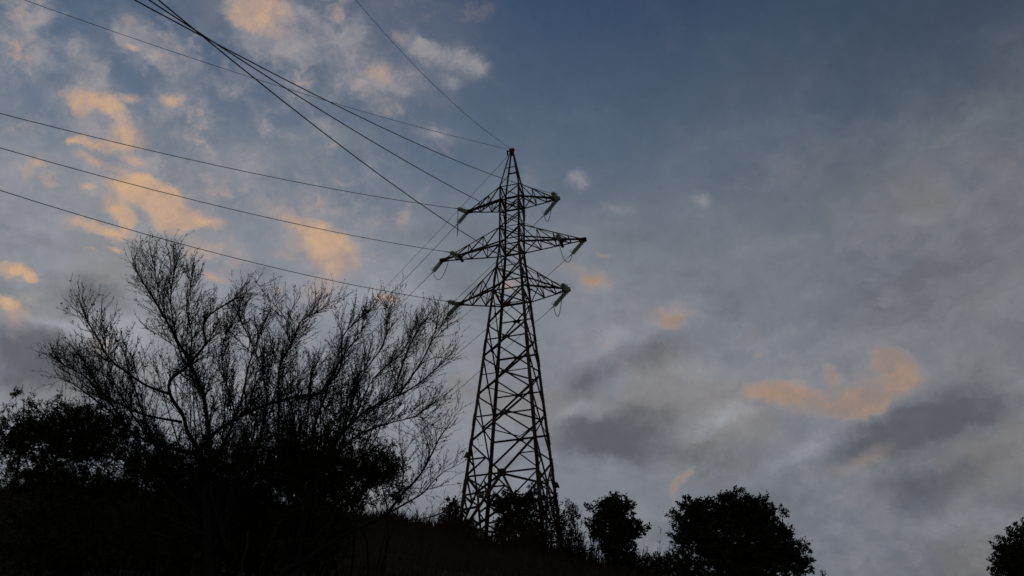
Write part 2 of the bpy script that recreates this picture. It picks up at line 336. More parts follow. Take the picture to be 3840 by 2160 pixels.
for k in range(4):
    mb = MB(); a, b = k, (k + 1) % 4
    out = {0: -E2, 1: E1, 2: E2, 3: -E1}[k]; wide = k in (0, 2)
    for i, (h1, h2) in enumerate(XP):
        w = .052 if h1 > 37 else (.062 if h1 > 31 else .082)
        p1, p2, q1, q2 = leg_pt(a, h1 - .04), leg_pt(b, h2 + .04), leg_pt(b, h1 - .04), leg_pt(a, h2 + .04)
        brace(mb, p1, p2, w, out, .005); brace(mb, q1, q2, w, out, .03)
        t = half(h1) / (half(h1) + half(h2)); cxp = lerp(p1, p2, t)
        if i >= 6:
            ww = .06 if i in (6, 8) else .085
            if wide or i in (7, 9):
                hc = cxp.z
                brace(mb, leg_pt(a, hc), leg_pt(b, hc), ww if wide else .05, out, .05)
            gusset(mb, cxp, out, .42 if wide else .24, .2)
        for lp in (a, b):
            if i >= 4: gusset(mb, leg_pt(lp, h2) + (TC + Z * h2 - leg_pt(lp, h2)).normalized() * .10, out, .16, .20)
    for h, w in ((42.59, .07), (40.88, .075), (39.82, .085), (37.7, .05), (36.37, .085), (34.7, .06), (32.97, .095)):
        if h == 42.59:
            if k in (0, 2): pb_ = MB(); brace(pb_, leg_pt(a, h), leg_pt(b, h), w, out, .055); child(pb_, 'peak_strut', M_STEEL2, tower)
            continue
        brace(mb, leg_pt(a, h), leg_pt(b, h), w, out, .055)
    brace(mb, leg_pt(a, 42.59), leg_pt(b, 40.95), .05, out, .02) if not wide else None
    # bottom panels
    hn, hr = 23.14, 21.2
    cen = (leg_pt(a, hr) + leg_pt(b, hr)) / 2
    brace(mb, leg_pt(a, hr), leg_pt(b, hr), .10, out, .05); gusset(mb, cen, out, .45, .42)
    for lp in (a, b):
        top = leg_pt(lp, hn); brace(mb, top, cen, .09, out, .01)
        m1 = lerp(top, cen, .5); brace(mb, m1, leg_pt(lp, m1.z), .065, out, .03); brace(mb, m1, leg_pt(lp, hr), .065, out, .04)
        ft = leg_pt(lp, foot[lp]); brace(mb, cen, ft, .115, out, .015)
        pts = [lerp(cen, ft, t) for t in (.27, .5, .74)]; prev = hr
        for i, m2 in enumerate(pts):
            hl = m2.z; hl2 = hl - .1
            brace(mb, m2, leg_pt(lp, hl2), .075 if i != 1 else .09, out, .035)
            brace(mb, m2, leg_pt(lp, prev), .075, out, .045); prev = hl2 if i == 0 else hl2
    child(mb, 'face_bracing', M_STEEL2, tower)
for h in (39.82, 37.7, 36.37, 34.7, 32.97):
    mb = MB(); brace(mb, leg_pt(0, h), leg_pt(2, h), .055, Z, .02); brace(mb, leg_pt(1, h), leg_pt(3, h), .055, Z, .05); child(mb, 'horizontal_frame', M_STEEL2, tower)
for h in (27.25, 24.87, 21.2, 19.3):
    mb = MB(); mids = [(leg_pt(k, h) + leg_pt(k + 1, h)) / 2 for k in range(4)]
    for k in range(4): brace(mb, mids[k], mids[(k + 1) % 4], .085 if h < 22 else .065, Z, .02)
    child(mb, 'horizontal_frame', M_STEEL2, tower)
mb = MB()
capc = TC + Z * 44.3
mb.box(capc - E1 * .16 + Z * .02, capc + E1 * .16 + Z * .02, .26, .05, Z); mb.box(capc - E2 * .14 - Z * .12, capc + E2 * .14 - Z * .12, .2, .16, Z)
mb.box(capc - E1 * .05 - Z * .1, capc - E1 * .34 + Z * .02, .05, .07, Z)
child(mb, 'peak_cap', M_STEEL2, tower)
for c0 in (capc - E1 * .30 - Z * .02, capc + E1 * .04 - E2 * .1 - Z * .25):
    mb = MB()
    for i in range(3): mb.tube([c0 - Z * (.12 * i), c0 - Z * (.12 * i + .05)], [.03, .065], 8)
    mb.tube([c0 + Z * .08, c0 - Z * .36], .016, 5); child(mb, 'earth_clamp', M_WIRE, tower)
ARMS = {('L', 0): (-2.86, 39.85, 39.82, 40.88), ('R', 0): (2.88, 39.6, 39.82, 40.88), ('L', 1): (-4.38, 36.4, 36.37, 37.7), ('R', 1): (4.38, 36.15, 36.37, 37.7),
        ('L', 2): (-3.25, 33.0, 32.97, 34.7), ('R', 2): (3.3, 32.8, 32.97, 34.7)}
tipP = {}
names3 = ['upper', 'middle', 'lower']
for (sd, lv), (a, zt, hb, ht) in ARMS.items():
    mb = MB(); sg = -1 if sd == 'L' else 1
    ks = (0, 3) if sd == 'L' else (1, 2)
    tip = TC + E1 * a + Z * zt; tipP[(sd, lv)] = tip
    bw = {}
    for j, k in enumerate(ks):
        fo = -E2 if j == 0 else E2
        B, T = leg_pt(k, hb), leg_pt(k, ht); tb = tip + fo * .09; tt = tip + fo * .07 + Z * .10 - E1 * (sg * .15)
        mb.angle(B, tb, .085, -fo, Z); mb.angle(T, tt, .07, -fo, -Z); bw[j] = (B, tb, T, tt)
        fr = (.36, .68) if lv != 1 else (.28, .54, .78); pb, pt = B, T
        for i, t in enumerate(fr):
            cb, ct = lerp(B, tb, t), lerp(T, tt, t)
            brace(mb, cb, ct, .05, fo, .01)
            brace(mb, pt, cb, .055, fo, .02)
            pb, pt = cb, ct
    fr = [0] + list((.36, .68) if lv != 1 else (.28, .54, .78)) + [1]
    for i in range(1, len(fr)):
        p0, p1 = lerp(bw[0][0], bw[0][1], fr[i - 1]), lerp(bw[1][0], bw[1][1], fr[i]); q0, q1 = lerp(bw[1][0], bw[1][1], fr[i - 1]), lerp(bw[0][0], bw[0][1], fr[i])
        brace(mb, p0, p1, .05, -Z, .02)
        if i < len(fr) - 1: brace(mb, q1, p1, .05, -Z, .04)
        if i % 2: brace(mb, q0, q1, .045, -Z, .06)
        if i < len(fr) - 1: brace(mb, lerp(bw[0][2], bw[0][3], fr[i]), lerp(bw[1][2], bw[1][3], fr[i]), .045, Z, .02)
    mb.box(tip - E1 * (sg * .32) + Z * .03, tip + E1 * (sg * .13) + Z * .03, .26, .13, Z)
    mb.box(tip + E1 * (sg * .06) - Z * .14, tip + E1 * (sg * .06) + Z * .18, .05, .12, E1)
    if lv == 1:
        aa = -3.2 if sd == 'L' else 3.0; t = (abs(aa) - .637) / (4.38 - .637)
        p, q = lerp(bw[0][0], bw[0][1], t), lerp(bw[1][0], bw[1][1], t); mb.box(p - E2 * .1 - Z * .03, q + E2 * .1 - Z * .03, .16, .1, Z)
        tipP[(sd, 'in')] = TC + E1 * aa + Z * 36.4
    child(mb, 'crossarm', M_STEEL2, tower, 'long middle crossarm' if lv == 1 else None)
# guard brackets on the outer legs
for k, h in ((0, 22.4), (2, 21.9)):
    mb = MB(); a_, b_ = QUAD[k]; c0 = leg_pt(k, h); o_ = (E1 * a_ + E2 * b_).normalized()
    tri = [c0 + E1 * (s * .17) - Z * .16 + o_ * .05 for s in (-1, 1)] + [c0 + Z * .16 + E1 * (s * .07) + o_ * .02 for s in (1, -1)]
    mb.add(tri + [p + o_ * .02 for p in tri], [(0, 1, 2, 3), (7, 6, 5, 4), (0, 4, 5, 1), (1, 5, 6, 2), (2, 6, 7, 3), (3, 7, 4, 0)])
    child(mb, 'guard_plate', M_STEEL, tower)
# danger plate near the left leg
sp = at(1803, 1856, 46.9); sn = Vector((.12, -.97, -.2)).normalized(); sx = sn.cross(Z).normalized() * -1; sy = sx.cross(-sn).normalized()
if sy.z < 0: sy = -sy
mb = MB(); mb.box(sp - sy * .165, sp + sy * .165, .31, .012, sn); plate = child(mb, 'warning_sign', M_SIGN, tower, 'small pale danger plate with a triangle pictogram')
mb = MB(); f0 = sp + sn * .012
def bar(p, q, w): mb.box(f0 + sx * p[0] + sy * p[1], f0 + sx * q[0] + sy * q[1], w, .004, sn)
T3 = [(-.10, -.02), (.10, -.02), (0, .145)]
for i in range(3): bar(T3[i], T3[(i + 1) % 3], .016)
bar((.012, .10), (-.02, .045), .014); bar((-.02, .045), (.015, .05), .012); bar((.015, .05), (-.005, .0), .014)
bar((-.11, -.075), (.11, -.075), .03); bar((-.09, -.125), (.09, -.125), .012)
o = mb.build('pictogram', M_SIGNINK, plate); o.data.transform(Matrix.Translation(-tower.location))
mb = MB(); mb.box(sp - sx * .3 - sn * .02 + sy * .13, sp + sx * .25 - sn * .02 + sy * .13, .03, .01, sn); child(mb, 'sign_bracket', M_STEEL2, tower)

# ------------------------------------------------------------------ insulators and wires
def lathe(mb, prof, n=14):
    vs = [Vector((r * math.cos(2 * math.pi * j / n), r * math.sin(2 * math.pi * j / n), z)) for r, z in prof for j in range(n)]
    k = len(prof); mb.add(vs, [(i * n + j, i * n + (j + 1) % n, (i + 1) * n + (j + 1) % n, (i + 1) * n + j) for i in range(k - 1) for j in range(n)])
disc_mb = MB(); lathe(disc_mb, [(.001, .052), (.03, .05), (.05, .036), (.075, .032), (.112, .018), (.138, -.012), (.135, -.026), (.105, -.012), (.10, -.028), (.085, -.012), (.075, -.032), (.055, -.012), (.03, -.03), (.001, -.03)])
disc_me = disc_mb.mesh('disc'); disc_me.materials.append(M_GLASS)
for p in disc_me.polygons: p.use_smooth = True
def horn_mesh(kind):
    h = MB()
    if kind == 'rod':
        h.tube([Vector((0, 0, 0)), Vector((.10, 0, .01)), Vector((.20, 0, -.02)), Vector((.27, 0, -.09))], .009, 5)
        h.tube([Vector((0, 0, 0)), Vector((-.10, 0, .01)), Vector((-.19, 0, -.03))], .009, 5)
    else:
        pts = [Vector((.13 + .15 * math.sin(a) , 0, .12 - .15 * math.cos(a))) for a in np.linspace(-1.4, 3.6, 12)]
        h.tube([Vector((0, 0, 0))] + pts, .009, 5)
    me = h.mesh('arcing_horn'); me.materials.append(M_WIRE); return me
HR, HL = horn_mesh('rod'), horn_mesh('ring')
def insulator(p, q, label, group='glass insulator strings'):
    d = q - p; L = d.length; rot = (-d).to_track_quat('Z', 'X')
    e = empty('insulator_string', p, label, 'insulator', group); e.rotation_mode = 'QUATERNION'; e.rotation_quaternion = rot
    n = max(5, int(round((L - .22) / .118)))
    f = MB(); f.tube([Vector((0, 0, 0)), Vector((0, 0, -L))], .016, 6); f.box(Vector((0, 0, .02)), Vector((0, 0, -.10)), .05, .03, Vector((1, 0, 0))); f.box(Vector((0, 0, -L + .10)), Vector((0, 0, -L - .05)), .045, .05, Vector((1, 0, 0)))
    for i in range(n): z = -.13 - (L - .24) * i / (n - 1); f.tube([Vector((0, 0, z + .065)), Vector((0, 0, z + .035))], .028, 8)
    f.build('fitting', M_WIRE, e)
    for i in range(n):
        o = bpy.data.objects.new('disc', disc_me); col.objects.link(o); o.parent = e; o.location = (0, 0, -.13 - (L - .24) * i / (n - 1))
    for me, z, fl in ((HR, -.04, 1), (HL, -L + .06, -1)):
        o = bpy.data.objects.new('arcing_horn', me); col.objects.link(o); o.parent = e; o.location = (0, 0, z); o.rotation_euler = (0, 0, 0 if fl > 0 else math.pi * .5)
    return e
def dirv(az): return Vector((math.sin(R(az)), math.cos(R(az)), 0))
def wire_pt(T, az, co, t): p = T + dirv(az) * t; p.z = (co[0] * t + co[1]) * t + co[2]; return p
ends = {}
def span(key, T, az, t0, co, t1, rad, slabel, wlabel, group, string=True):
    q = wire_pt(T, az, co, t0)
    if string: insulator(T.copy(), q, slabel)
    mb = MB(); ts = np.concatenate([np.linspace(t0, t0 + 8, 14), np.linspace(t0 + 10, t1, 40)])
    mb.tube([wire_pt(T, az, co, t) for t in ts], rad, 6)
    if string:                                            # dead-end clamp and its short tail
        d = (wire_pt(T, az, co, t0 + .5) - q); mb.tube([q, q + d * .35, q + d * .8], [.026, .026, .018], 6)
    o = mb.build('power_cable', M_WIRE, None, q); tag(o, wlabel, 'cable', group)
    ends[key] = q
T = tipP
side_w = {'L': 'left', 'R': 'right'}
FAR = {('L', 0): (1.05, [.0020, -.1170, 39.76]), ('L', 1): (.99, [.0012, -.0890, 36.27]), ('L', 2): (1.11, [.0010, -.1150, 32.95]),
       ('R', 0): (1.34, [.0018, -.1120, 39.37]), ('R', 1): (1.14, [.00126, -.0898, 35.92]), ('R', 2): (1.32, [.00071, -.1095, 32.55])}
for (sd, lv), (t0, co) in FAR.items():
    span(('far', sd, lv), T[(sd, lv)], -36, t0, co, 150, .0145, f'slanting glass insulator string hanging from the tip of the {names3[lv]} {side_w[sd]} arm',
         f'thin black cable running down to the lower left from the {names3[lv]} {side_w[sd]} arm', 'cables running away beyond the pylon')
NEAR = {('L', 0): (-140, .86, [.00268, -.51837, 40.01072], T[('L', 0)]), ('L', 1): (-140, .89, [.00294, -.45451, 36.68318], T[('L', 'in')]), ('L', 2): (-140, .80, [.00351, -.40487, 33.11769], T[('L', 2)]),
        ('R', 0): (-163, 1.20, [.00219, -.74261, 39.94445], T[('R', 0)]), ('R', 1): (-163, .90, [.00204, -.64054, 36.63579], T[('R', 'in')]), ('R', 2): (-163, 1.26, [.00294, -.57329, 33.00624], T[('R', 2)])}
pos3 = ['top', 'middle', 'bottom']
for (sd, lv), (az, t0, co, TT) in NEAR.items():
    wl = f'{pos3[lv]} black cable from the left arms to the left edge' if sd == 'L' else f'black cable sweeping to the upper left overhead from the {names3[lv]} right arm'
    pl = 'left' if sd == 'L' else 'right'
    span(('near', sd, lv), TT, az, t0, co, 95, .0155, (f'level glass insulator string pointing left at the {names3[lv]} left arm' if sd == 'L' else f'glass insulator string seen end on at the {names3[lv]} right arm'), wl, 'cables passing overhead')
span('e1', capc + Vector((-.25, -.05, 0)), -140, .1, [.0025, -.51178, 44.34], 95, .011, '', 'thin earth wire from the pylon peak crossing the upper left of the sky', 'earth wires', False)
span('e2', capc.copy(), -158, .0, [.0082, -.52954, 44.36], 75, .011, '', 'thin earth wire climbing steeply from the pylon peak to the top edge', 'earth wires', False)
span('e3', capc.copy(), -36, .2, [.00131, -.12649, 44.20], 150, .011, '', 'thin earth wire dropping from the pylon peak to the lower left behind the arms', 'earth wires', False)
# jumper loops
SAG = {('L', 0): 1.5, ('L', 1): 1.2, ('L', 2): 1.4, ('R', 0): 1.15, ('R', 1): 1.15, ('R', 2): 1.3}
for (sd, lv), sg in SAG.items():
    p, q = ends[('near', sd, lv)], ends[('far', sd, lv)]
    mb = MB(); pts = []
    for t in np.linspace(0, 1, 28):
        v = lerp(p, q, t) ; s_ = math.sin(math.pi * t) ** .75; v.z -= sg * s_; v += (lerp(p, q, .5) - lerp(p, q, t)) * 0; pts.append(v)
    mb.tube(pts, .018, 6); o = mb.build('jumper_cable', M_WIRE, None, p)
    tag(o, f'thin looping jumper cable hanging under the {names3[lv]} {side_w[sd]} arm between its insulators', 'cable', 'jumper loops')

# ------------------------------------------------------------------ vegetation
def vrand(s=1.0): return Vector((random.gauss(0, s), random.gauss(0, s), random.gauss(0, s)))
def smoothline(pts, sub=5):
    out = []; n = len(pts)
    for i in range(n - 1):
        p0, p1, p2, p3 = pts[max(i - 1, 0)], pts[i], pts[i + 1], pts[min(i + 2, n - 1)]
        for s in range(sub):
            t = s / sub
            out.append(.5 * ((2 * p1) + (p2 - p0) * t + (2 * p0 - 5 * p1 + 4 * p2 - p3) * t * t + (3 * p1 - p0 - 3 * p2 + p3) * t ** 3))
    out.append(pts[-1]); return out
def leaf_quads(P, Dv, L, W):
    """flat pointed leaves: P base points (n,3), Dv unit directions"""
    n = len(P); Rn = rng.normal(size=(n, 3)); S = np.cross(Dv, Rn); S /= np.linalg.norm(S, axis=1)[:, None] + 1e-9
    L = np.asarray(L).reshape(-1, 1) * np.ones((n, 1)); W = np.asarray(W).reshape(-1, 1) * np.ones((n, 1))
    mid = P + Dv * L * .45
    return np.stack([P, mid + S * W / 2, P + Dv * L, mid - S * W / 2], axis=1)
class Tree:
    def __init__(s, buds=1.0): s.wood = MB(); s.tw = MB(); s.lp = []; s.ld = []; s.ll = []; s.buds = buds; s.dead = []
    def limb(s, pts, r0, r1, n=6, sub=4):
        L = smoothline(pts, sub); k = len(L)
        s.wood.tube(L, [r0 + (r1 - r0) * (i / (k - 1)) ** .8 for i in range(k)], n); return L
    def shoot(s, p, d, L, r, lev, curve=.10, up=.30):
        k = 3 if lev >= 2 else 6; pts = [p.copy()]; st = L / k; d = d.normalized(); dirs = [d.copy()]
        bend = vrand(.06 if lev < 2 else .10)
        for i in range(k):
            d = (d + bend * .5 + vrand(.03) + Vector((0, 0, up * .28))).normalized(); pts.append(pts[-1] + d * st); dirs.append(d.copy())
        s.tw.tube(pts, [r * (1 - .62 * i / k) for i in range(k + 1)], 3, False)
        nb = int(L / .028 * s.buds * (1 if lev else .7) * random.random() * 1.3)
        for _ in range(nb):
            t = random.random() * .98 * k; i = int(t); q = lerp(pts[i], pts[i + 1], t - i)
            v = (dirs[i] * .7 + vrand(.55)).normalized(); s.lp.append(q); s.ld.append(v); s.ll.append(random.uniform(.016, .032) * (1.8 if random.random() < .06 else 1))
        if lev >= 2: return
        m = {0: L / .068, 1: L / .105}[lev]; m = int(m * random.uniform(.7, 1.2))
        for j in range(m):
            t = (.10 + .88 * (j + random.random()) / m) * k; i = min(int(t), k - 1); q = lerp(pts[i], pts[i + 1], t - i)
            a = R(random.uniform(16, 44)); ax = dirs[i].cross(vrand(1)).normalized(); v = dirs[i] * math.cos(a) + ax * math.sin(a)
            f = 1 - .75 * t / k
            LL = (random.uniform(.12, .52) * (.4 + f) if lev == 0 else random.uniform(.05, .20))
            s.shoot(q, v, LL, max(.0030, r * (.62 if lev == 0 else .65)), lev + 1, curve, up)
    def clothe(s, L, r, dens=5.0, t0=.15, length=(.45, 1.0), spread=(22, 60), up=.3):
        tot = sum((L[i + 1] - L[i]).length for i in range(len(L) - 1)); m = int(tot * dens)
        for j in range(m):
            t = t0 + (1 - t0) * (j + random.random()) / m; x = t * (len(L) - 1); i = min(int(x), len(L) - 2); q = lerp(L[i], L[i + 1], x - i)
            d = (L[i + 1] - L[i]).normalized(); a = R(random.uniform(*spread)); ax = d.cross(vrand(1)).normalized()
            v = d * math.cos(a) + ax * math.sin(a); v.z += .15
            s.shoot(q, v, random.uniform(*length) * (1 - .60 * t), r * random.uniform(.5, .9) * (1.1 - .4 * t), 0, up=up)
        d = (L[-1] - L[-4]).normalized(); s.shoot(L[-1], d, random.uniform(.18, .35), r * .5, 0, up=.1)
    def build(s, name, base, label, cat, group=None, leafmat=None):
        e = empty(name, base, label, cat, group)
        child(s.wood, 'limbs', M_BARK, e); child(s.tw, 'twigs', M_TWIG, e)
        if s.lp:
            P = np.array([tuple(v) for v in s.lp]); Dd = np.array([tuple(v) for v in s.ld]); L = np.array(s.ll)
            m = MB(); m.quads(leaf_quads(P, Dd, L, L * .45)); child(m, 'buds', leafmat or M_LEAF1, e)
        return e
TY = 14.0
def limb_px(seq, y0, y1, Y=TY):
    seq = list(seq); seq[-1] = tuple(u + (v - u) * .80 for u, v in zip(seq[-2], seq[-1]))
    n = len(seq); return [at(px, py, Y + y0 + (y1 - y0) * i / (n - 1) + random.uniform(-.05, .05)) for i, (px, py) in enumerate(seq)]
A = Tree()
base = at(780, 2160, TY); base = Vector((base.x, TY, ground(base.x, TY) - .1))
trunk = [base, at(782, 2160, TY), at(778, 1950, TY), at(765, 1800, TY), at(748, 1690, TY)]
A.limb(trunk, .075, .05, 8)
limbsA = [
 ([(748,1690),(706,1626),(686,1558),(642,1489),(637,1429),(700,1375),(764,1300),(772,1281),(763,1231),(781,1186),(852,1137),(910,1105)], -.1, -.5, .036),
 ([(775,1880),(790,1700),(775,1560),(763,1478),(754,1456),(709,1352),(664,1276),(628,1209),(597,1155),(561,1097),(525,1040),(500,985)], 0, .4, .042),
 ([(637,1478),(552,1447),(480,1400),(404,1339),(372,1276),(335,1220),(318,1185)], -.3, -.9, .022),
 ([(748,1700),(662,1685),(588,1666),(490,1621),(431,1558),(343,1489),(290,1450),(235,1415)], 0, .7, .030),
 ([(681,1582),(539,1555),(441,1509),(392,1480),(340,1400),(300,1330)], -.2, .5, .020),
 ([(748,1690),(794,1636),(833,1602),(960,1533),(1100,1490),(1190,1476),(1215,1455),(1264,1406),(1281,1352),(1285,1265),(1335,1207),(1385,1165)], 0, -.7, .034),
 ([(1040,1800),(1045,1600),(1045,1414),(1057,1352),(1094,1290),(1128,1207),(1170,1180),(1230,1145)], .3, .7, .026),
 ([(1094,1290),(1078,1260),(1072,1199),(1040,1155),(1005,1120)], .6, .9, .013),
 ([(786,1750),(850,1640),(905,1500),(930,1380),(960,1290),(985,1230)], .2, -.2, .026),
 ([(700,1375),(665,1290),(640,1130),(650,1040),(662,980)], -.3, -.3, .017),
 ([(628,1209),(600,1120),(585,1040),(575,990)], .3, .3, .012),
 ([(775,1900),(700,1780),(610,1700),(560,1620),(520,1500),(480,1380),(460,1300)], .1, -.6, .026),
 ([(760,1960),(640,1850),(520,1770),(420,1690),(330,1600),(230,1520)], .1, .8, .026),
 ([(490,1621),(420,1520),(330,1420),(240,1370),(190,1330)], .4, 1.0, .015),
 ([(588,1666),(500,1560),(430,1440),(400,1330),(395,1270)], .2, -.4, .018),
 ([(709,1352),(720,1260),(700,1160),(715,1080),(705,1030)], .3, .0, .015),
 ([(990,1400),(940,1280),(900,1190),(905,1120)], .2, .4, .014),
 ([(850,1640),(880,1560),(850,1440),(830,1330),(850,1250),(880,1210)], .2, .6, .018),
 ([(780,2000),(870,1880),(930,1750),(980,1640),(1000,1500),(990,1400),(1020,1320)], .1, .2, .028),
 ([(790,2060),(760,2000),(640,2020),(520,1990),(420,2015),(320,2020)], -.3, -1., .022),
]
for seq, y0, y1, r in limbsA:
    L = A.limb(limb_px(seq, y0, y1), r, max(.006, r * .25)); A.clothe(L, .0110, 11.5, .16, (.4, .95), (14, 44))
for i in range(16):
    x1 = random.uniform(420, 1080); seq = [(random.uniform(750, 860), 2080), (lerp(800, x1, .3) + random.uniform(-30, 30), 1850), (lerp(800, x1, .7) + random.uniform(-30, 30), 1650), (x1, random.uniform(1230, 1450))]
    y1 = random.uniform(-.9, 1.2); L = A.limb(limb_px(seq, random.uniform(-.1, .3), y1), .018, .006, 5); A.clothe(L, .0085, 8, .3, (.3, .6), (14, 46))
A.build('bare_tree', base, 'large bare spreading tree with budding shoots, leftmost and tallest of the leafless trees', 'tree', 'leafless trees on the slope')
B = Tree()
base = at(1110, 2160, TY + .6); base = Vector((base.x, TY + .6, ground(base.x, TY + .6) - .1))
B.limb([base, at(1112, 2160, TY + .6), at(1130, 2000, TY + .6), at(1173, 1819, TY + .6)], .06, .045, 8)
limbsB = [
 ([(1173,1819),(1255,1655),(1292,1610),(1376,1538),(1459,1497),(1546,1455),(1624,1393),(1690,1330)], 0, -.2, .030),
 ([(1292,1610),(1314,1538),(1355,1414),(1438,1290),(1452,1200),(1462,1150)], 0, .5, .022),
 ([(1420,1515),(1480,1455),(1521,1331),(1560,1250),(1600,1190)], .1, .5, .018),
 ([(1500,1475),(1583,1352),(1620,1270),(1645,1210)], .1, -.4, .016),
 ([(1150,1900),(1165,1760),(1180,1600),(1215,1500),(1240,1420),(1290,1330),(1350,1250),(1370,1180)], 0, .9, .028),
 ([(1140,1950),(1100,1800),(1110,1650),(1150,1550),(1160,1440),(1190,1350)], .2, .8, .022),
 ([(1180,1780),(1330,1640),(1450,1590),(1560,1560),(1620,1510)], -.2, -.8, .018),
 ([(1240,1690),(1330,1560),(1400,1420),(1500,1330),(1555,1230)], .3, .9, .018),
]
for seq, y0, y1, r in limbsB:
    L = B.limb(limb_px(seq, y0, y1, TY + .6), r, max(.006, r * .25)); B.clothe(L, .0100, 12, .12, (.35, .85), (12, 40))
for i in range(17):
    x1 = random.uniform(980, 1560); seq = [(random.uniform(1060, 1180), 2080), (lerp(1130, x1, .3) + random.uniform(-30, 30), 1850), (lerp(1130, x1, .7) + random.uniform(-30, 30), 1650), (x1, random.uniform(1280, 1480))]
    y1 = random.uniform(-.5, 1.4); L = B.limb(limb_px(seq, random.uniform(-.1, .3), y1, TY + .6), .018, .006, 5); B.clothe(L, .0085, 8, .3, (.3, .6), (14, 46))
B.build('bare_tree', base, 'leafless tree with dense fine twigs, in the middle of the three bare trees', 'tree', 'leafless trees on the slope')
Cc = Tree()
base = at(1040, 2160, TY - .6); base = Vector((base.x, TY - .6, ground(base.x, TY - .6) - .1))
Cc.limb([base, at(1050, 2165, TY - .6), at(1132, 2112, TY - .6)], .05, .04, 8)
limbsC = [
 ([(1132,2112),(1220,2050),(1310,1996),(1433,1937),(1480,1890),(1506,1855),(1560,1800),(1592,1755),(1625,1690),(1650,1640),(1700,1570)], 0, .4, .032),
 ([(1433,1937),(1500,1900),(1583,1851),(1620,1810),(1665,1769),(1712,1745)], 0, -.3, .018),
 ([(1506,1840),(1512,1770),(1508,1713),(1500,1650)], 0, -.2, .014),
 ([(1592,1755),(1610,1690),(1590,1620),(1605,1570)], .1, .5, .012),
 ([(1450,1950),(1560,1950),(1650,1925),(1710,1890)], 0, -.4, .009),
]
for i, (seq, y0, y1, r) in enumerate(limbsC):
    L = Cc.limb(limb_px(seq, y0, y1, TY - .6), r, max(.004, r * .25)); Cc.clothe(L, .0080, 10 if i < 4 else 3.5, .42 if i == 0 else .25, (.22, .5) if i < 4 else (.15, .3))
Cc.build('bare_tree', base, 'low bare tree with one long limb slanting right towards the pylon foot', 'tree', 'leafless trees on the slope')

def crown(blobs, Y, nclump, kleaf, size, sd, droop=0.0, aspect=.45, shell=.55, depth=None, branch=None, root=None, name='shrub', label='', cat='shrub', group=None, mat=None, sprig=.0, stems=3):
    """blobs: (px,py,rx,ry,weight) of the crown's masses at distance Y; leaves gather in many small clumps along twiglets"""
    ws = np.array([b[4] * b[2] * b[3] for b in blobs]); ws = ws / ws.sum()
    P = []; Dd = []; wood = MB(); e_base = Vector(root); n_b = rng.choice(len(blobs), nclump, p=ws); cl = []
    for bi in n_b:
        px, py, rx, ry, _ = blobs[bi]; c0 = at(px, py, Y); mpp = c0.dot(FWD) / FPX
        v = rng.normal(size=3); v /= np.linalg.norm(v); rr = (shell + (1 - shell) * random.random()) if random.random() < .7 else random.random() ** .5
        rr *= 1 + .22 * noise.noise(Vector(v * 2.3) + Vector((bi * 7.1, 0, 0)))
        if random.random() < .07: rr *= random.uniform(1.08, 1.22)
        dep = (depth or .8) * rx * mpp
        cl.append((c0 + Vector((v[0] * rx * mpp * rr, v[1] * dep * rr, v[2] * ry * mpp * 1.0 * rr)), v))
    allc = []
    for c0, v in cl:
        gz = ground(c0.x, c0.y)
        if c0.z < gz + .05: continue
        ax = Vector(v) * .6 + vrand(.5) + Vector((0, 0, .5)); ax.normalize(); Lc = sd * random.uniform(1.2, 3.4)
        wood.tube([c0 - ax * Lc * .5, c0 + ax * Lc * .6], [size * .07, size * .02], 3, False); allc.append(c0)
        k = int(kleaf * random.uniform(.6, 1.4))
        tt = rng.random(k) * 1.1 - .5
        base_ = np.array(c0) + np.outer(tt * Lc, np.array(ax)) + rng.normal(size=(k, 3)) * sd * .32
        dd = np.array(ax) * .5 + rng.normal(size=(k, 3)) * .65; dd[:, 2] -= droop; dd /= np.linalg.norm(dd, axis=1)[:, None]
        P.append(base_); Dd.append(dd)
    P = np.concatenate(P); Dd = np.concatenate(Dd); L = rng.uniform(.6, 1.15, len(P)) * size
    e = empty(name, e_base, label, cat, group)
    m = MB(); m.quads(leaf_quads(P, Dd, L, L * aspect)); child(m, 'foliage', mat or M_LEAF2, e)
    wd = MB(); k = min(len(allc), 6 * stems); lean_ = .17 * stems if stems > 1 and e_base.y < 20 else .10 * stems
    for c0 in random.sample(allc, k):
        s_ = e_base + Vector((random.gauss(0, lean_), random.gauss(0, .10), 0)); mid = lerp(s_, c0, .5) + Vector(((s_.x - c0.x) * .22, (s_.y - c0.y) * .2, abs(c0.z - s_.z) * .08)) + vrand(.06 + lean_ * .12)
        hgt = (c0 - s_).length; wd.tube(smoothline([s_, mid, c0], 4), [max(.004, hgt * .010 * (1 - .8 * i / 8)) for i in range(9)], 4, False)
    wd.add(wood.v, wood.f); child(wd, 'stems', M_BARK, e)
    return e
def gpt(px, Y):
    x = (px - 1920) / FPX * (Y * CP + .38 * Y * SP) ; return Vector((x, Y, ground(x, Y) - .1))
LG = 'leafy shrubs among the bare trees'
crown([(60,1640,90,120,1),(200,1620,150,130,1),(330,1660,150,140,1),(140,1780,170,70,1),(60,1475,16,22,.5),(110,1500,40,40,.4),(30,1530,26,26,.3),(310,1560,90,70,.5),(300,1830,220,60,.8),(420,1600,90,90,.35),(230,1960,300,110,.9),(240,2090,320,90,.7)], TY + 1.5, 3500, 22, .075, .05, .55, .22, .2,
      root=gpt(230, TY + 1.5), name='leafy_shrub', label='dark shrub with narrow drooping leaves filling the lower left corner', group=LG, mat=M_LEAF1, stems=3)
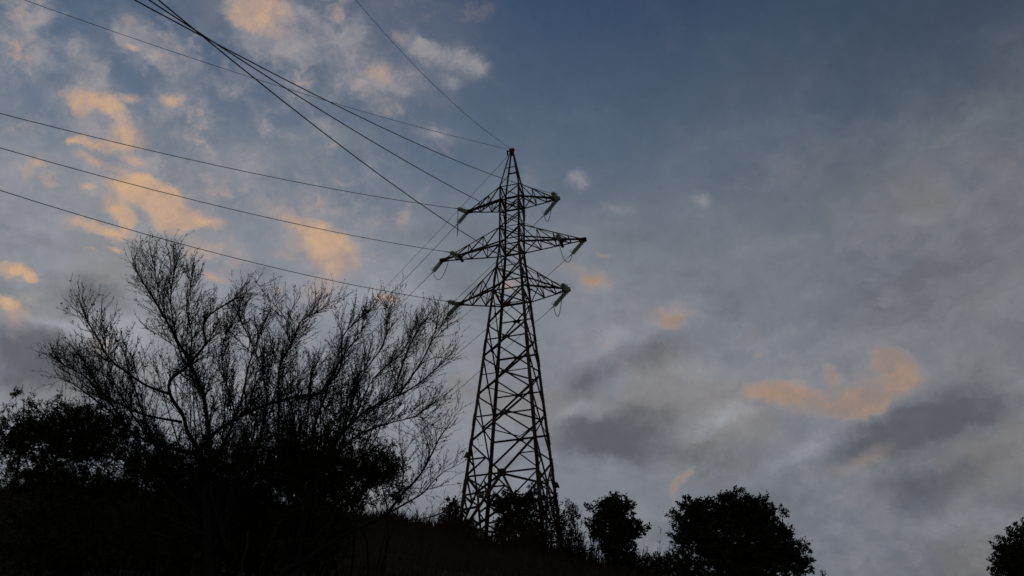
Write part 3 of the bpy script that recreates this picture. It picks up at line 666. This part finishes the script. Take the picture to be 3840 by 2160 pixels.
crown([(560,1760,200,120,1),(480,1620,110,90,.25),(690,1800,180,120,.9),(620,1700,140,80,.4),(430,1830,130,60,.7),(600,1960,260,110,1.1),(620,2090,260,90,.7)], TY + 1.2, 2300, 20, .070, .05, .45, .22, .2,
      root=gpt(560, TY + 1.2), name='leafy_shrub', label='thin leafed dark shrub behind the trunk of the tallest bare tree', group=LG, mat=M_LEAF1, stems=3)
crown([(930,1760,190,130,1),(860,1850,200,80,1),(1010,1650,170,110,.4),(960,1540,170,80,.15),(850,1620,120,80,.15),(930,1970,260,110,1.0),(940,2090,260,90,.7),(1080,1740,120,110,.7)], TY + 1.7, 2700, 20, .068, .05, .35, .22, .2,
      root=gpt(930, TY + 1.7), name='leafy_shrub', label='dense dark shrub in the thicket between the two taller bare trees', group=LG, mat=M_LEAF1, stems=3)
crown([(1240,1750,230,95,.9),(1400,1770,120,75,1.0),(1500,1850,60,60,.35),(1200,1960,200,80,.8),(1180,2070,160,80,.5),(1150,1830,220,70,1),(1280,1600,170,80,.28),(1180,1500,150,70,.08),(1440,1700,90,40,.5),(1330,1860,120,50,.6),(1480,1760,50,50,.4)], TY + 1.0, 2600, 20, .066, .05, .35, .24, .2,
      root=gpt(1240, TY + 1.0), name='leafy_shrub', label='dense shrub with pointed leaves at the right end of the thicket', group=LG, mat=M_LEAF1, stems=3)
BY = 45.5; BG = 'bushes round the pylon foot'
crown([(1690,1960,50,70,1),(1700,1905,36,40,.6),(1760,1990,60,50,.8),(1655,2000,40,40,.5)], BY, 300, 20, .13, .10, .1, .5, .3, root=gpt(1700, BY), name='bush', label='small dark bush at the left foot of the pylon', cat='bush', group=BG, mat=M_LEAF3)
crown([(1900,1880,70,42,1.3),(1985,1890,60,50,1),(1935,1950,80,60,1),(1890,1990,50,60,.6),(1980,2000,60,70,.5),(2000,1840,22,30,.4)], 44.6, 560, 21, .13, .10, .1, .5, .25, root=gpt(1930, 44.6), name='bush', label='dense dark bush growing between the near and left legs of the pylon', cat='bush', group=BG, mat=M_LEAF2)
crown([(2060,1900,45,50,.7),(2090,1970,60,80,.8),(2040,2020,60,60,.5),(2060,2090,90,40,.6)], 44.2, 270, 16, .12, .10, .1, .5, .2, root=gpt(2065, 44.2), name='bush', label='ragged bush wrapped round the right legs of the pylon', cat='bush', group=BG, mat=M_LEAF3)
crown([(2145,1930,34,50,.8),(2150,2010,50,70,.8),(2190,2080,60,60,.8),(2130,1885,18,20,.3)], 44.0, 250, 13, .11, .10, .1, .5, .2, root=gpt(2160, 44.0), name='bush', label='thin see-through bush between the pylon and the pointed small tree', cat='bush', group=BG, mat=M_LEAF3)
crown([(2290,1930,68,66,1.2),(2300,1880,26,34,.8),(2345,1905,40,40,.7),(2240,1905,36,30,.5),(2340,1990,70,60,1),(2395,1985,36,34,.7),(2310,2060,80,70,.9),(2240,1990,50,50,.7),(2350,2110,70,40,.7)], 43.0, 760, 24, .14, .11, .0, .55, .25, root=gpt(2300, 43.0), name='small_tree', label='small dark leafy tree with a pointed top, right of the pylon', cat='tree', mat=M_LEAF2)
crown([(2610,1950,100,90,1),(2640,1905,60,36,.5),(2760,1930,140,80,1.2),(2850,1900,60,40,.6),(2860,1990,120,95,1),(2690,2060,160,90,1.2),(2850,2090,150,80,1.2),(2950,2070,80,60,.8),(2990,2120,70,40,.8),(2740,1890,110,34,.6),(2560,2020,50,60,.5),(2560,2120,80,60,.7),(2940,2000,50,30,.5),(3010,2055,30,20,.3),(2760,2180,230,70,1)], 40.0, 2900, 26, .125, .11, .0, .55, .3, root=gpt(2760, 40.0), name='round_tree', label='broad dark rounded evergreen tree at the bottom right of centre', cat='tree', mat=M_LEAF2, stems=3)
crown([(2480,2130,60,50,1),(2440,2110,40,40,.6),(2520,2100,40,30,.4)], 42.0, 170, 15, .12, .10, .0, .5, .2, root=gpt(2480, 42.0), name='bush', label='low scrubby bush between the pointed small tree and the broad round tree', cat='bush', group=BG, mat=M_LEAF3)
crown([(3840,2080,90,110,1),(3780,2090,55,60,.9),(3850,2010,50,60,.6),(3755,2060,25,22,.4),(3915,1990,70,80,.8),(3745,2140,40,30,.5),(3900,2150,160,90,1)], 30.0, 900, 24, .10, .09, .0, .5, .25, root=gpt(3880, 30.0), name='evergreen_tree', label='dark evergreen tree cut off by the right edge', cat='tree', mat=M_LEAF2)
mb = MB(); q = at(3082, 2140, 40); b0 = Vector((q.x, 40, ground(q.x, 40)))
mb.tube([b0, q], [.03, .01], 5); tw = [q - Vector((0, 0, .35)) + Vector((random.gauss(0, .05), random.gauss(0, .04), random.random() * .3)) for _ in range(30)]
for t in tw: mb.tube([t, t + Vector((random.gauss(0, .06), random.gauss(0, .04), .12))], .008, 3, False)
tag(mb.build('sapling', M_TWIG, None, b0), 'tiny spiky sapling tip just right of the broad round tree', 'sapling')

# thin stems and weeds
def weed(px, Y, h, lean, label, group, n=5, cat='weed'):
    b0 = gpt(px, Y); mb = MB()
    for i in range(n):
        d = Vector((lean + random.gauss(0, .14), random.gauss(0, .1), 1)).normalized(); hh = h * random.uniform(.7, 1.05); pts = [b0 + Vector((random.gauss(0, .12), 0, 0))]
        for j in range(6): d = (d + vrand(.05)).normalized(); pts.append(pts[-1] + d * hh / 6)
        mb.tube(pts, [.012 * (1 - .7 * j / 6) for j in range(7)], 3, False)
        for j in range(int(hh * 9)):
            t = random.uniform(1.5, 5.9); p = lerp(pts[int(t)], pts[min(int(t) + 1, 6)], t % 1); v = (d + vrand(.6)).normalized() * random.uniform(.08, .3) * (1.2 - t / 8)
            mb.tube([p, p + v * .6 + Vector((0, 0, .02)), p + v + Vector((0, 0, .05))], .005, 3, False)
            Pq = np.array([tuple(p + v)] * 3) + rng.normal(size=(3, 3)) * .02; Dq = rng.normal(size=(3, 3)); Dq /= np.linalg.norm(Dq, axis=1)[:, None]; mb.quads(leaf_quads(Pq, Dq, .05, .022))
    o = mb.build('weed_stalks', M_STALK, None, b0); tag(o, label, cat, group)
WG = 'dry weed stalks along the crest'
WL = [(1590, 45, 1.3, .05, 'thin dry weed stalks on the crest right of the long slanting limb'), (1640, 45.2, 1.8, .1, 'dry weed stalks against the left side of the small left foot bush'),
      (1560, 44, 1.0, 0, 'short dry stalks on the crest under the tip of the long bare limb'), (2200, 43.6, 2.1, .05, 'tall dry stems left of the pointed small tree'), (2230, 43, 1.8, -.05, 'dry stems in front of the pointed small tree'),
      (2430, 42.5, 1.7, .1, 'dry stems at the right side of the pointed small tree'), (2470, 41.5, 2.6, .35, 'tall bare stem leaning right beside the broad round tree'), (2540, 40.5, 2.0, .1, 'dry stems close against the left side of the broad round tree'),
      (2010, 44, 1.5, 0, 'dry stalks under the dense bush between the pylon legs'), (2110, 43.6, 1.8, .05, 'dry stalks at the foot of the right pylon leg')]
for w in WL: weed(w[0], w[1], w[2], w[3], w[4], WG, 7)
def weedfree(px, py0, py1, Y, lean, label):
    a, b = at(px, py0, Y), at(px + lean, py1, Y); mb = MB(); pts = [lerp(a, b, t) + vrand(.01) for t in np.linspace(0, 1, 7)]; pts.insert(0, Vector((a.x, a.y, ground(a.x, a.y)))); mb.tube(pts, .007, 4)
    for t in range(2, 7):
        for _ in range(3): mb.tube([pts[t], pts[t] + vrand(.03) + Vector((0, 0, .05))], .003, 3, False)
    tag(mb.build('dry_stalk', M_STALK, None, a), label, 'stalk', 'dry stalks in the foreground')
weedfree(980, 2120, 1950, 12.5, 70, 'pale dry stalk leaning right in front of the thicket base')
weedfree(905, 2150, 1990, 12.2, 25, 'nearly upright dry stalk left of the leaning pale stalk')
# fence post
q = at(1984, 1990, 44.0); b0 = at(1978, 2085, 44.0); b0.z = min(b0.z, ground(b0.x, 44) - .2)
mb = MB(); mb.tube([b0, q], [.05, .045], 8); tag(mb.build('fence_post', M_WOOD, None, b0), 'thin upright wooden post beneath the pylon among the bushes', 'post')

# grass
def grass(n, x0, x1, y0, y1, h, w, name, yp=1.0):
    X = rng.uniform(x0, x1, n); Yv = y0 + (y1 - y0) * rng.random(n) ** yp
    keep = np.abs(X) < Yv * .56 + 3; X, Yv = X[keep], Yv[keep]
    cl = np.array([noise.noise(Vector((a * .6, b * .6, 9))) for a, b in zip(X, Yv)])
    Zv = np.array([ground(a, b) for a, b in zip(X, Yv)]) - .03; k = len(X)
    H = h * rng.uniform(.35, 1.1, k) * np.clip(.9 + 1.5 * cl, .35, 2); lean = rng.normal(size=(k, 2)) * .30
    P = np.stack([X, Yv, Zv], 1); top = P + np.stack([lean[:, 0] * H, lean[:, 1] * H, H], 1); mid = P * .5 + top * .5 + np.stack([-lean[:, 0] * H * .15, lean[:, 1] * 0, H * .08], 1)
    ang = rng.uniform(0, math.pi, k); s = np.stack([np.cos(ang), np.sin(ang), 0 * ang], 1) * (w * rng.uniform(.6, 1.3, k))[:, None]
    m = MB(); m.quads(np.stack([P - s, P + s, mid + s * .7, mid - s * .7], 1)); m.quads(np.stack([mid - s * .7, mid + s * .7, top + s * .12, top - s * .12], 1))
    return m
g1 = grass(110000, -30, 26, 17, 50, .42, .011, 'grass', .8); g1.arr += grass(30000, -27, 14, 43.5, 48, .95, .020, 'g').arr
tag(g1.build('grass', M_GRASS), 'dry brown grass covering the slope up to the crest', 'grass', kind='stuff')
